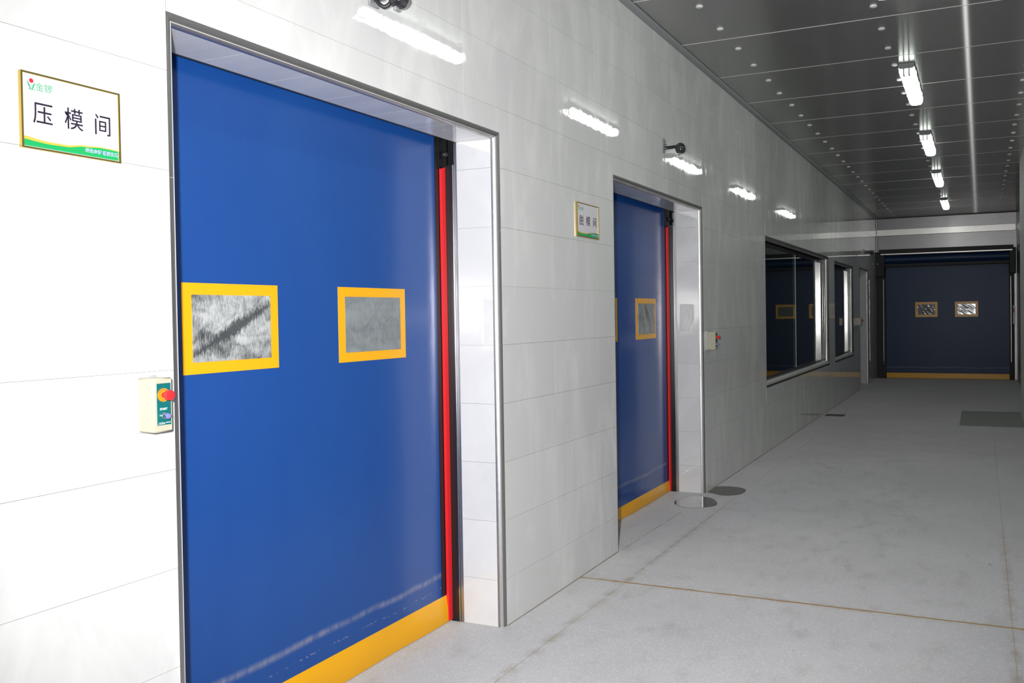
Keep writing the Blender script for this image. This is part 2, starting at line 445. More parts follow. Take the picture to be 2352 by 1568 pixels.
# ---------------------------------------------------------------- floor: base, slabs, joint fillers
mb = MB().box(-0.46, 3.6, YB, YE + 0.3, -0.12, -0.012)
floor = obj('floor', mb, GROUT); tag(floor, 'grey speckled terrazzo corridor floor with brown joints', 'floor', kind='structure')
xs = [-0.46, 0.293, 2.37, 3.6]; yy = [YB, 4.75, YE + 0.3]; g = 0.006
for i in range(3):
    for k in range(2):
        x0 = xs[i] + (0.0012 if i else 0); x1 = xs[i+1] - (0.0012 if i < 2 else 0)
        y0 = yy[k] + (g if k else 0); y1 = yy[k+1] - (g if k < 1 else 0)
        obj('floor_slab', MB().box(x0, x1, y0, y1, -0.012, 0.0), FLOOR, floor)
def strip(pts, wd, z, name, m=None):
    mb = MB(); L = len(pts)
    prev = None
    vs = []; fs = []
    for i, p in enumerate(pts):
        a = Vector(pts[max(i-1, 0)]); b = Vector(pts[min(i+1, L-1)]); t = (b - a).normalized(); nn = Vector((-t.y, t.x))
        ww = wd * (0.75 + 0.5 * random.random())
        for s in (-1, 1):
            q = Vector(p) + nn * s * ww; vs += [(q.x, q.y, z), (q.x, q.y, z - 0.011)]
    for i in range(L - 1):
        a = i * 4; b = a + 4
        fs += [(a, b, b+2, a+2), (a, a+1, b+1, b), (a+2, b+2, b+3, a+3)]
    mb.add(vs, fs); return obj(name, mb, m or JOINTFILL, floor)
def line(p, q, n, w=0.003): return [(p[0] + (q[0]-p[0])*i/n + random.uniform(-w, w), p[1] + (q[1]-p[1])*i/n + random.uniform(-w, w)) for i in range(n + 1)]
strip(line((0.293, YB), (0.293, 7.5), 60, 0.0012), 0.0016, 0.0003, 'joint_filler', PALEJ)
strip(line((0.293, 7.5), (0.293, YE), 60), 0.002, -0.001, 'joint_filler', PALEJ)
strip(line((2.37, YB), (2.37, 6.8), 60, 0.0012), 0.0019, 0.0003, 'joint_filler', PALEJ)
strip(line((2.37, 6.8), (2.37, YE), 70, 0.0006), 0.0014, -0.0002, 'joint_filler', PALEJ)
strip(line((0.01, 4.75), (XR, 4.75), 60), 0.0075, 0.0008, 'joint_filler')
for p_, q_ in (((0.008, 5.47), (0.013, 5.72)), ((0.012, 5.80), (0.022, 6.18)), ((0.024, 6.26), (0.032, 6.60))): strip(line(p_, q_, 12, 0.006), 0.0019, 0.0006, 'crack')
for a_, b_ in ((YB, 1.9), (3.866, 5.356), (7.385, 18.09)):
    strip(line((0.003, a_), (0.003, b_), int((b_-a_)*8), 0.0015), 0.004, 0.0022, 'mortar_fillet', MORTAR)
# the darker relaid patch and the plate by the wall
obj('cement_patch', MB().box(1.955, XR + 0.2, 12.82, 14.70, -0.01, 0.0012), PATCH, floor)
obj('drain_plate', MB().box(0.05, 0.33, 13.42, 13.68, -0.01, 0.002), plain('drain_iron', (0.10, 0.10, 0.10), 0.5), floor)

def blob(cx, cy, ax, ay, seed, ang=0.0, n=64):
    rnd = random.Random(seed); ph = [rnd.uniform(0, 6.28) for _ in range(5)]; out = []
    for i in range(n):
        t = 2 * PI * i / n; r = 1 + sum(0.055 / (k * 0.7 + 1) * math.sin((k + 2) * t + ph[k]) for k in range(5))
        px, py = ax * r * math.cos(t), ay * r * math.sin(t)
        out.append((cx + px * math.cos(ang) - py * math.sin(ang), cy + px * math.sin(ang) + py * math.cos(ang)))
    return out
o = obj('puddle', MB().prism(blob(0.035, 6.985, 0.168, 0.235, 3, 0.2), 'z', 0.0002, 0.0022), WATER)
tag(o, 'shiny water puddle on the floor before the second door', 'puddle')
pts = [p for p in blob(0.145, 7.53, 0.165, 0.215, 8, 0.35)]
pts = [(max(p[0], 0.004), p[1]) for p in pts]
o = obj('damp_patch', MB().prism(pts, 'z', 0.0002, 0.0012), DAMP)
tag(o, 'dull dark damp patch on the floor against the wall', 'damp patch')

# ---------------------------------------------------------------- ceiling: base, panels with bolt caps, joint strips
mb = MB().box(-0.24, 3.6, YB, YE + 0.3, HC + 0.03, HC + 0.12)
ceil = obj('ceiling', mb, GROUT); tag(ceil, 'brushed steel panel ceiling with rows of white bolt caps', 'ceiling', kind='structure')
capm = MB().lathe([(0.026, 0.0), (0.0265, -0.004), (0.024, -0.009), (0.016, -0.0125), (0.004, -0.0138)], (0, 0, 0), seg=20).mesh('bolt_cap'); capm.materials.append(CAPW)
PY0 = 6.762; PW = 1.081
k0 = int(math.floor((YB - PY0) / PW)); k1 = int(math.ceil((YE - PY0) / PW))
for k in range(k0, k1):
    a = max(PY0 + k * PW, YB); b = min(PY0 + (k + 1) * PW, YE + 0.05)
    dz = random.uniform(-0.0012, 0.0012)
    p = obj('ceiling_panel', MB().box(-0.02, 3.6, a + 0.003, b - 0.003, HC + dz * 0.3, HC + 0.03), STEELC, ceil)
    for yy_ in (PY0 + k * PW + 0.272, PY0 + (k + 1) * PW - 0.272):
        if yy_ < YB + 0.1 or yy_ > YE - 0.1: continue
        for xx in (0.43, 1.548, 2.62):
            obj('bolt_cap', capm, None, p, (xx + random.uniform(-0.006, 0.006), yy_ + random.uniform(-0.008, 0.008), HC - 0.0002))
    if a > YB + 0.01:
        obj('joint_strip', MB().box(0.03, 3.6, a - 0.0035, a + 0.0035, HC - 0.0016, HC + 0.004), CAPW, ceil)
# cove trim between wall and ceiling, in lengths
def pie(cx, cy, r, a0, a1, n=10):
    return [(cx, cy)] + [(cx + r * math.cos(a0 + (a1 - a0) * i / n), cy + r * math.sin(a0 + (a1 - a0) * i / n)) for i in range(n + 1)]
cv = empty('trim_1', (0, YB, HC), 'dull grey cove trim along the wall and ceiling corner', 'trim', kind='structure')
for a, b in ((YB, 1.3), (1.3, 7.1), (7.1, 12.8), (12.8, 18.5), (18.5, YE)):
    poly = [(0.0, HC), (0.0, HC - 0.034)] + [(0.045 + 0.045 * math.cos(t), HC - 0.034 + 0.034 * math.sin(t)) for t in [PI - i * PI / 2 / 8 for i in range(1, 9)]]
    # gently bulging corner bead
    poly = [(0.0, HC), (0.0, HC - 0.036), (0.006, HC - 0.040), (0.020, HC - 0.034), (0.034, HC - 0.020), (0.040, HC - 0.006), (0.036, HC)]
    obj('cove_length', MB().prism(poly, 'y', a + 0.0015, b - 0.0015, True), COVE, cv)

# ---------------------------------------------------------------- right wall and end wall
mb = MB().box(XR + 0.008, XR + 0.2, YB, YR - 0.02, 0, HC)
wr = obj('wall_right', mb, GROUT); tag(wr, 'white tiled wall end at the right edge of the corridor', 'wall', kind='structure')
y = YR - 0.03; ycols = [YR - 0.03]
while ycols[-1] > YB + 0.6: ycols.append(ycols[-1] - 0.6)
ycols.append(YB)
rest = MB()
for i in range(len(ycols) - 1):
    for k in range(len(rows) - 1):
        a, b, c, d = ycols[i+1], ycols[i], rows[k], rows[k+1]
        if i < 2:
            obj('tile', tilemesh(0.008, b-a-2*G, d-c-2*G, TILEM), None, wr, (XR + 0.004, (a+b)/2, (c+d)/2))
        else: rest.box(XR, XR + 0.008, a + G, b - G, c + G, d - G)
o = obj('small_tiles', rest, TILEM, wr); o['kind'] = 'stuff'
t2 = obj('trim_2', MB().prism(pie(XR + 0.032, YR - 0.032, 0.032, PI, PI / 2), 'z', 0, HC - 0.005, True), TRIM)
tag(t2, 'polished steel corner trim on the right wall end', 'trim', kind='structure')
o = obj('wall_recess', MB().box(XR + 0.19, XR + 0.3, YR - 0.02, YE, 0, HC).box(XR + 0.03, XR + 0.3, YR - 0.021, YR - 0.001, 0, HC), STEELW)
tag(o, 'steel clad wall set back behind the right corner', 'wall', kind='structure')
o = obj('wall_back', MB().box(-0.24, XR + 0.3, YB - 0.12, YB, 0, HC), PLASTER); tag(o, 'plain white wall closing the corridor behind the photographer', 'wall', kind='structure')

we = obj('wall_end', MB().box(-0.3, 3.1, YE + 0.012, YE + 0.2, 0, HC), GROUT); tag(we, 'brushed steel clad end wall around the far roller door', 'wall', kind='structure')
for (a, b, c, d) in ((-0.3, 0.198, 0, 3.0), (2.83, 3.1, 0, 3.0), (-0.3, 3.1, 3.0, HC)):
    obj('wall_panel', MB().box(a + 0.0015, b - 0.0015, YE, YE + 0.012, c + 0.0015, d - 0.0015), STEELW, we)
o = obj('trim_3', MB().prism([(YE, HC), (YE - 0.028, HC), (YE - 0.03, HC - 0.006), (YE - 0.008, HC - 0.028), (YE, HC - 0.03)], 'x', 0.0, 2.98, False), STEELB)
tag(o, 'bright steel bead along the top of the end wall', 'trim', kind='structure')
o = obj('trim_4', MB().prism(pie(0.0, YE, 0.03, 0, -PI/2), 'z', 0, HC, True).prism(pie(0.075, YE, 0.018, 0, -PI), 'z', 0, 2.9, True), SILL)
tag(o, 'pair of polished vertical beads in the far corner', 'trim', kind='structure')
o = obj('cable_trunking', MB().bbox(0.0, 2.96, YE - 0.05, YE - 0.0005, 3.318, 3.468, 0.006), STEELB)
tag(o, 'long flat steel trunking across the end wall above the far door', 'trunking')

# ---------------------------------------------------------------- door trims
def door_trim(n, a, b, t, label):
    e = empty('trim_%d' % n, (0, (a+b)/2, 0), label, 'trim', kind='structure')
    for lo, hi in ((0.0, 2.02), (2.022, t)):
        obj('trim_length', MB().prism(pie(-RJ, b, RJ, 0, -PI/2), 'z', lo, hi, True), TRIM, e)
        obj('trim_length', MB().prism(pie(-RJ, a, RJ, 0, PI/2), 'z', lo, hi, True), TRIM, e)
    obj('trim_length', MB().prism(pie(-RJ, t, RJ, 0, -PI/2), 'y', a, b, True), TRIM, e)
    # inner corner strips of the reveals
    for yy_ in (a + RJ, b - RJ):
        s = 1 if yy_ > (a+b)/2 else -1
        y0, y1 = sorted((yy_ - s*0.0015, yy_ + s*0.012))
        obj('inner_strip', MB().box(XJ - 0.016, XJ, y0, y1, 0, t - RJ), TRIM, e)
    obj('inner_strip', MB().box(XJ - 0.012, XJ, a + RJ, b - RJ, t - RJ - 0.0015, t - RJ + 0.01), DCHAN, e)
door_trim(5, *DOORS[0], 'polished steel corner trim around the nearest door opening')
door_trim(6, *DOORS[1], 'polished steel corner trim around the second door opening')
door_trim(7, *DOORS[2], 'polished steel corner trim around the last side door opening')

# ---------------------------------------------------------------- roller doors in the side wall
def frame_ring(axis, p, th, a0, a1, b0, b1, wd):
    """flat frame in the plane normal to axis ('x' or 'y') at p; (a, b) = (y, z) or (x, z)"""
    mb = MB()
    o = [(a0, b0), (a1, b0), (a1, b1), (a0, b1)]; i = [(a0+wd, b0+wd), (a1-wd, b0+wd), (a1-wd, b1-wd), (a0+wd, b1-wd)]
    def P(q, d): return (p + d, q[0], q[1]) if axis == 'x' else (q[0], p + d, q[1])
    vs = [P(q, 0) for q in o] + [P(q, 0) for q in i] + [P(q, th) for q in o] + [P(q, th) for q in i]
    fs = []
    for k in range(4):
        j = (k + 1) % 4
        fs += [(k, j, 4+j, 4+k), (8+k, 12+k, 12+j, 8+j), (k, 8+k, 8+j, j), (4+k, 4+j, 12+j, 12+k)]
    return mb.add(vs, fs)
def pane_mesh(axis, p, th, a0, a1, b0, b1, amp, seed):
    rnd = random.Random(seed); nx, nz = 26, 18; sg = 1 if th > 0 else -1; mb = MB(); vs = []; fs = []
    ph = [(rnd.uniform(5, 22), rnd.uniform(5, 22), rnd.uniform(0, 6.28)) for _ in range(5)]
    for side in (0, 1):
        for i in range(nx + 1):
            for k in range(nz + 1):
                u, v = i / nx, k / nz
                h = sum(math.sin(f * u * 1.3 + g_ * v + s) for f, g_, s in ph) / 5 * amp * math.sin(PI * u) ** 0.5 * math.sin(PI * v) ** 0.5 if 0 < i < nx and 0 < k < nz else 0
                d = (th + abs(amp) * sg + h) if side else 0.0002 * sg
                a = a0 + (a1 - a0) * u; b = b0 + (b1 - b0) * v
                vs.append((p + d, a, b) if axis == 'x' else (a, p + d, b))
    W_ = (nz + 1); S = (nx + 1) * W_
    for i in range(nx):
        for k in range(nz):
            q = i * W_ + k; fs.append((q, q + W_, q + W_ + 1, q + 1)); fs.append((S+q, S+q+1, S+q+W_+1, S+q+W_))
    for i in range(nx):
        for k in (0, nz):
            q = i * W_ + k; fs.append((q, q + W_, S + q + W_, S + q))
    for k in range(nz):
        for i in (0, nx):
            q = i * W_ + k; fs.append((q, q + 1, S + q + 1, S + q))
    mb.add(vs, fs, True); return mb
XC = -0.322
def side_door(n, a, b, t, wins, yz, panes, label):
    e = empty('door_%d' % n, (XC, (a+b)/2, 0), label, 'door', kind='structure')
    ia, ib = a + RJ, b - RJ; zt = t - RJ
    cu = obj('curtain', MB().box(XC - 0.004, XC, ia - 0.015, ib + 0.015, yz - 0.02, zt + 0.35), CURT, e)
    for k, (wa, wb, wc, wd) in enumerate(wins):
        fr = obj('window_frame', frame_ring('x', XC, 0.002, wa, wb, wc, wd, 0.042), YEL, e)
        obj('window_pane', pane_mesh('x', XC, 0.0012, wa + 0.042, wb - 0.042, wc + 0.042, wd - 0.042, 0.0035 if panes[k] is not PANE_C else 0.008, n * 10 + k), panes[k], fr)
    # yellow foot: a soft tube filled with sand, a little uneven
    mb = MB(); vs = []; fs = []; m = 40; rnd = random.Random(n)
    prof = [(XC - 0.012, 0.006), (XC + 0.010, 0.004), (XC + 0.014, 0.02), (XC + 0.012, yz * 0.55), (XC + 0.006, yz - 0.012), (XC + 0.001, yz), (XC - 0.006, yz)]
    ph = [rnd.uniform(0, 6) for _ in range(3)]
    for i in range(m + 1):
        yv = ia + 0.004 + (ib - ia - 0.008) * i / m; wv = 0.003 * math.sin(yv * 5 + ph[0]) + 0.0016 * math.sin(yv * 13 + ph[1])
        for j, (px, pz) in enumerate(prof): vs.append((px + (wv if 1 <= j <= 4 else 0), yv, pz))
    q = len(prof)
    for i in range(m):
        for j in range(q): fs.append((i*q + j, i*q + (j+1) % q, (i+1)*q + (j+1) % q, (i+1)*q + j))
    fs += [tuple(range(q)), tuple(range(m*q, m*q + q))]
    obj('bottom_band', mb.add(vs, fs, True), YEL, e)
    for s, yj in ((-1, ia), (1, ib)):
        def yb(u, v): return tuple(sorted((yj + s*u, yj + s*v)))
        obj('guide_rail', MB().box(XC + 0.012, XJ - 0.0165, *yb(-0.004, 0.03), 0.0, zt - 0.115), BLKM, e)
        obj('rail_edge', MB().box(XJ - 0.023, XJ - 0.0175, *yb(-0.008, -0.002), 0.0, zt - 0.115), STEELB, e)
        obj('edge_zip', MB().box(XC, XC + 0.003, *yb(-0.075, -0.036), yz + 0.004, zt + 0.3), BLK, e)
        obj('guide_back', MB().box(XC - 0.05, XC + 0.002, *yb(-0.03, 0.05), 0.0, zt + 0.2), BLK, e)
        # red safety strip with slanted top
        y0, y1 = yb(-0.040, -0.006); x0, x1 = XC + 0.006, XC + 0.02; zr = zt - 0.135
        za, zb = (zr, zr + 0.012) if s > 0 else (zr + 0.012, zr)
        mb = MB().add([(x0,y0,0.012),(x1,y0,0.012),(x1,y1,0.012),(x0,y1,0.012),(x0,y0,za),(x1,y0,za),(x1,y1,zb),(x0,y1,zb)],
                      [(0,3,2,1),(4,5,6,7),(0,1,5,4),(1,2,6,5),(2,3,7,6),(3,0,4,7)])
        obj('red_strip', mb, RED, e)
        rl = obj('roller_bracket', MB().box(XC + 0.004, XC + 0.012, *yb(-0.05, 0.0), zt - 0.125, zt + 0.05).box(XC + 0.012, XC + 0.03, *yb(-0.012, 0.0), zt - 0.115, zt + 0.02), BLK, e)
        obj('roller', MB().lathe([(0.002, -0.019), (0.012, -0.015), (0.018, -0.007), (0.019, 0.0), (0.018, 0.007), (0.012, 0.015), (0.002, 0.019)], (XC + 0.03, yj - s * 0.026, zt - 0.062), (0, 0, 1), 20), BLKM, rl)
    return e
side_door(1, *DOORS[0], [(2.201, 2.655, 1.396, 1.721), (3.010, 3.487, 1.394, 1.724)], 0.142, [PANE_A, PANE_B], 'nearest blue roller door with two yellow framed windows')
side_door(2, *DOORS[1], [(5.70, 6.172, 1.378, 1.712), (6.563, 7.035, 1.378, 1.714)], 0.10, [PANE_B, PANE_C], 'second blue roller door in the left wall behind the puddle')
side_door(3, *DOORS[2], [(18.35, 18.80, 1.40, 1.72), (19.0, 19.45, 1.40, 1.72)], 0.10, [PANE_C, PANE_C], 'last side door by the far corner, seen almost edge on')

# ---------------------------------------------------------------- far roller door
e = empty('door_4', (1.5, YE, 0), 'wide far blue roller door with black frame in end wall', 'door', kind='structure')
YC = YE - 0.06
obj('curtain', MB().box(0.19, 2.83, YC, YC + 0.004, 0.10, 2.75), CURT_DIM, e)
for k, (a, b, c, d) in enumerate(((0.849, 1.329, 1.417, 1.762), (1.699, 2.181, 1.413, 1.758))):
    fr = obj('window_frame', frame_ring('y', YC, -0.002, a, b, c, d, 0.055), YEL, e)
    obj('window_pane', pane_mesh('y', YC, -0.0012, a + 0.055, b - 0.055, c + 0.055, d - 0.055, (-0.006, -0.0022)[k], 70 + k), PANE_D, fr)
obj('bottom_band', MB().bbox(0.205, 2.815, YC - 0.014, YC + 0.012, 0.006, 0.13, 0.005), YEL, e)
for s, x0, x1 in ((-1, -0.025, 0.205), (1, 2.815, 2.92)):
    obj('guide_rail', MB().box(x0, x1, YE - 0.075, YE + 0.001, 0.0, 2.42).box(x0 + 0.06 if s < 0 else x0, x1 if s < 0 else x1 - 0.03, YE - 0.15, YE - 0.07, 0.0, 2.36), BLKD, e)
    obj('bearing_bracket', MB().bbox(x0, x1 + (0.0 if s < 0 else 0.03), YE - 0.30, YE + 0.001, 2.36, 2.93, 0.01), BLKD, e)
    obj('rail_edge', MB().box(x1 - 0.05 if s < 0 else x0 + 0.03, x1 - 0.044 if s < 0 else x0 + 0.036, YE - 0.154, YE - 0.149, 0.4, 2.3), STEELB, e)
obj('header_beam', MB().bbox(0.08, 2.90, YE - 0.31, YE + 0.001, 2.885, 2.985, 0.006), BLKD, e)
obj('header_lip', MB().box(0.12, 2.88, YE - 0.315, YE - 0.305, 2.865, 2.884), STEELB, e)
obj('curtain_roll', MB().lathe([(0.001, 0), (0.105, 0.0), (0.105, 2.68), (0.001, 2.68)], (0.16, YE - 0.165, 2.752), (1, 0, 0), 40), CURT_DIM, e)
obj('lower_beam', MB().bbox(0.14, 2.86, YE - 0.20, YE - 0.03, 2.585, 2.668, 0.006), BLKD, e)
bx_ = obj('rail_box', MB().bbox(2.86, 2.93, YE - 0.14, YE - 0.07, 1.24, 1.66, 0.006), CLEARG, e)
obj('clip', MB().bbox(2.875, 2.915, YE - 0.15, YE - 0.138, 1.5, 1.6, 0.003), plain('small_red_cap', (0.45, 0.05, 0.05), 0.4), bx_)
obj('clip', MB().bbox(2.875, 2.915, YE - 0.15, YE - 0.138, 1.34, 1.38, 0.003), CAPW, bx_)
for z in (0.35, 1.1, 2.2): obj('bolt', MB().lathe([(0.012, 0), (0.012, 0.012), (0.004, 0.016)], (0.16, YE - 0.15, z), (0, -1, 0), 10), STEELB, e)
obj('bolt', MB().lathe([(0.016, 0), (0.016, 0.014), (0.004, 0.018)], (0.05, YE - 0.30, 2.66), (0, -1, 0), 10), STEELB, e)

# ---------------------------------------------------------------- windows in the left wall
def window(n, a, b, c, d, splits, label):
    e = empty('window_%d' % n, (0, (a+b)/2, c), label, 'window', kind='structure')
    R = RW
    obj('frame_bead', MB().prism(pie(-R, b, R, 0, -PI/2), 'z', c, d, True), TRIM, e)
    obj('frame_bead', MB().prism(pie(-R, a, R, 0, PI/2), 'z', c, d, True), TRIM, e)
    obj('frame_bead', MB().prism(pie(-R, d, R, 0, -PI/2), 'y', a, b, True), TRIM, e)
    obj('sill_bead', MB().prism(pie(-R, c, R, 0, PI/2), 'y', a, b, True), SILL, e)
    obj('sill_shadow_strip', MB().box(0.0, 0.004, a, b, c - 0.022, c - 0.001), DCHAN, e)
    a2, b2, c2, d2 = a + R, b - R, c + R, d - R
    obj('reveal', MB().box(-0.135, -R, b2, b2 + 0.012, c2, d2), REVEAL, e)
    obj('back_stop', MB().box(-0.25, -0.135, b2 - 0.004, b2 + 0.012, c2, d2), DCHAN, e)
    obj('reveal', MB().box(-0.236, -R, a2 - 0.012, a2, c2, d2), STEELB, e)
    obj('reveal', MB().box(-0.236, -R, a2, b2, d2, d2 + 0.012), STEELW, e)
    obj('reveal', MB().box(-0.236, -R, a2, b2, c2 - 0.012, c2), STEELB, e)
    obj('glazing_channel', MB().box(-0.145, -0.085, a2, b2, c2, c2 + 0.022), DCHAN, e)
    obj('glazing_channel', MB().box(-0.145, -0.085, a2, b2, d2 - 0.045, d2), DCHAN, e)
    for x0 in (-0.072, -0.098):
        obj('stop_bead', MB().box(x0, x0 + 0.008, b2 - 0.012, b2, c2 + 0.03, d2 - 0.05), REVEAL, e)
    for i, (y0, y1) in enumerate(splits):
        x = (-0.106, -0.128)[i % 2]
        p = obj('pane', MB().box(x - 0.005, x + 0.005, y0, y1, c2 + 0.012, d2 - 0.02), GLASS, e)
        if i < len(splits) - 1:
            obj('meeting_stile', MB().box(x - 0.016, x + 0.008, y1 + 0.0002, y1 + 0.006, c2 + 0.03, d2 - 0.05), GEDGE, p)
    return e
window(1, *WINS[0], [(WINS[0][0] + RW, 12.06), (11.95, WINS[0][1] - RW)], 'large dark sliding window in the tiled wall past the second door')
window(2, *WINS[1], [(WINS[1][0] + RW, WINS[1][1] - RW)], 'smaller dark window in the tiled wall near the far corner')
# unlit room behind the glass
mb = MB().box(-3.6, -3.5, 8.6, 18.0, -0.1, 3.2).box(-3.5, -0.24, 8.5, 8.6, -0.1, 3.2).box(-3.5, -0.24, 17.9, 18.0, -0.1, 3.2).box(-3.5, -0.24, 8.6, 17.9, 3.1, 3.2).box(-3.5, -0.47, 8.6, 17.9, -0.1, 0.0)
o = obj('wall_inner', mb, DGREY); tag(o, 'dark walls of the unlit room behind the two windows', 'wall', kind='structure')

# ---------------------------------------------------------------- ceiling lamps
def lamp():
    r = bpy.data.objects.new('ceiling_light', None); COL.objects.link(r); r.empty_display_size = 0.1
    L = 0.64; Wd = 0.066
    obj('housing', MB().prism([(-Wd, 0), (-Wd * 1.02, -0.035), (Wd * 1.02, -0.035), (Wd, 0)], 'y', -L, L), HOUS, r)
    pr = [(-Wd*0.97, -0.036), (-Wd*0.93, -0.072), (-Wd*0.70, -0.094), (0, -0.100), (Wd*0.70, -0.094), (Wd*0.93, -0.072), (Wd*0.97, -0.036)]
    df = obj('diffuser', MB().prism(pr, 'y', -L * 0.992, L * 0.99), LAMPM, r)
    obj('end_cap', MB().prism([(-Wd * 0.9, -0.004), (-Wd * 1.0, -0.036), (-Wd * 0.8, -0.050), (Wd * 0.8, -0.050), (Wd * 1.0, -0.036), (Wd * 0.9, -0.004)], 'y', -L * 1.012, -L * 0.993), HOUS, r)
    for x in (-0.022, 0.022):
        obj('tube_clip', MB().box(x - 0.006, x + 0.006, -L * 1.006, -L * 0.90, -0.103, -0.05), HOUS, df)
    for s in (-1, 1):
        for yy_ in (-0.42, 0.0, 0.42):
            x0, x1 = sorted((s * Wd * 0.98, s * Wd * 1.10))
            obj('clip', MB().box(x0, x1, yy_ - 0.012, yy_ + 0.012, -0.052, -0.018), CAPW, r)
    return r
lamp0 = lamp()
labels = {5.47: 'strip lamp at the top edge of the picture, nearest the viewer', 8.74: 'largest fully visible glowing strip lamp on the steel ceiling',
          11.92: 'second fully visible glowing strip lamp on the ceiling', 15.17: 'third fully visible glowing strip lamp on the ceiling',
          18.82: 'smallest glowing strip lamp, closest to the far door', 2.2: 'strip lamp on the ceiling over the photographer', -1.1: 'strip lamp on the ceiling behind the photographer'}
for i, yv in enumerate((5.47, 8.74, 11.92, 15.17, 18.82, 2.2, -1.1)):
    if i == 0: r = lamp0
    else:
        r = lamp0.copy(); COL.objects.link(r)
        for ch in list(lamp0.children):
            c = ch.copy(); COL.objects.link(c); c.parent = r
            for g_ in ch.children:
                d = g_.copy(); COL.objects.link(d); d.parent = c
    r.location = (1.652 - 0.006 * (yv - 8.7), yv, HC - 0.001)
    tag(r, labels[yv], 'ceiling light', 'strip lamps on the steel ceiling')

# ---------------------------------------------------------------- lettering
def glyphs(name, body, size, m, parent, c, align='CENTER', bold=0.0, wide=1.0, rot=0.0):
    """printed text on a plane facing +x (reading towards +y)"""
    cu = bpy.data.curves.new('lettering', 'FONT'); cu.body = body; cu.size = size; cu.align_x = align; cu.align_y = 'CENTER'
    cu.extrude = 0.00015; cu.offset = bold; cu.resolution_u = 4
    t = bpy.data.objects.new('tmp', cu); COL.objects.link(t); bpy.context.view_layer.update()
    dg = bpy.context.evaluated_depsgraph_get(); me = bpy.data.meshes.new_from_object(t.evaluated_get(dg))
    bpy.data.objects.remove(t); bpy.data.curves.remove(cu)
    me.name = name; me.materials.clear()
    R = Matrix(((0, 0, 1, 0), (1, 0, 0, 0), (0, 1, 0, 0), (0, 0, 0, 1)))
    me.transform(R @ Matrix.Rotation(rot, 4, 'Z') @ Matrix.Diagonal((wide, 1, 1, 1)))
    return obj(name, me, m, parent, c)

# ---------------------------------------------------------------- room signs
def sign(y0, y1, z0, z1, chars, label):
    e = empty('room_sign', (0, (y0+y1)/2, z0), label, 'sign', 'gold framed room signs')
    W_ = y1 - y0; H_ = z1 - z0; xf = 0.011; fwd = 0.0052 * W_ / 0.29
    Y = lambda u: y0 + u * W_
    Z = lambda v: z0 + v * H_
    pl = obj('panel', MB().box(0.0005, xf - 0.003, y0 + fwd*0.5, y1 - fwd*0.5, z0 + fwd*0.5, z1 - fwd*0.5), SIGNW, e)
    xs_ = xf - 0.003
    for poly in ([(y0, z0), (y1, z0), (y1 - fwd, z0 + fwd), (y0 + fwd, z0 + fwd)], [(y0, z1), (y1, z1), (y1 - fwd, z1 - fwd), (y0 + fwd, z1 - fwd)],
                 [(y0, z0), (y0, z1), (y0 + fwd, z1 - fwd), (y0 + fwd, z0 + fwd)], [(y1, z0), (y1, z1), (y1 - fwd, z1 - fwd), (y1 - fwd, z0 + fwd)]):
        obj('frame_side', MB().prism(poly, 'x', 0.0005, xf), GOLD, e)
    # wavy foot: gold edge over green
    def wave(col):
        K = [(0.0, 0.088, 0.130), (0.25, 0.066, 0.098), (0.42, 0.072, 0.098), (0.62, 0.118, 0.138), (0.80, 0.142, 0.156), (1.0, 0.135, 0.148)]
        out = []
        for i in range(31):
            u = 0.022 + 0.956 * i / 30
            for a, b in zip(K, K[1:]):
                if a[0] <= u <= b[0]:
                    t = (u - a[0]) / (b[0] - a[0]); t = t * t * (3 - 2 * t); out.append((Y(u), Z(a[col] + (b[col] - a[col]) * t + 0.03))); break
        return out
    wv = wave(2); obj('gold_wave', MB().prism([(Y(0.022), Z(0.033))] + wv + [(Y(0.978), Z(0.033))], 'x', xs_, xs_ + 0.0003), WAVEY, e)
    wv = wave(1); obj('green_wave', MB().prism([(Y(0.022), Z(0.033))] + wv + [(Y(0.978), Z(0.033))], 'x', xs_ + 0.0001, xs_ + 0.0006), GREEN, e)
    s = H_ / 0.2
    for u, v, ch in zip((0.207, 0.512, 0.812), (0.465, 0.475, 0.475), chars):
        glyphs('lettering', ch, 0.0625 * s, INK, e, (xs_ + 0.0002, Y(u), Z(v)), wide=0.93 * W_ / H_ / 1.45, bold=0.00025)
    glyphs('brand_lettering', '金锣', 0.0235 * s, LGREEN, e, (xs_ + 0.0002, Y(0.222), Z(0.82)))
    glyphs('slogan', '绿色金锣 健康生活', 0.0122 * s, WHITEP, e, (xs_ + 0.0007, Y(0.80), Z(0.105)), bold=0.0003)
    glyphs('slogan', '绿色金锣 健康生活', 0.0122 * s, SLOGAN, e, (xs_ + 0.0010, Y(0.80), Z(0.105)))
    # sprout logo: red dot over two leaves and a ground line
    lx, lz = 0.104, 0.835
    obj('logo_dot', MB().lathe([(0.0001, 0), (0.0058 * s, 0.0), (0.0058 * s, 0.0003)], (xs_, Y(lx), Z(lz + 0.055)), (1, 0, 0), 20, False), LREDP, e)
    lf = lambda pts: [(Y(lx) + p[0] * s, Z(lz) + p[1] * s) for p in pts]
    obj('logo_leaf', MB().prism(lf([(-0.0005, -0.0115), (-0.0042, -0.0105), (-0.0085, -0.002), (-0.0125, 0.010), (-0.0085, 0.007), (-0.0045, 0.0005)]), 'x', xs_, xs_ + 0.0003), LGREEN, e)
    obj('logo_leaf', MB().prism(lf([(0.0005, -0.0115), (0.0040, -0.0105), (0.0075, -0.002), (0.0105, 0.0075), (0.007, 0.005), (0.0035, -0.001)]), 'x', xs_, xs_ + 0.0003), LGREEN, e)
    obj('logo_ground', MB().prism(lf([(-0.0095, -0.0125), (0.0095, -0.0125), (0.0095, -0.0108), (-0.0095, -0.0108)]), 'x', xs_, xs_ + 0.0003), LGREEN, e)
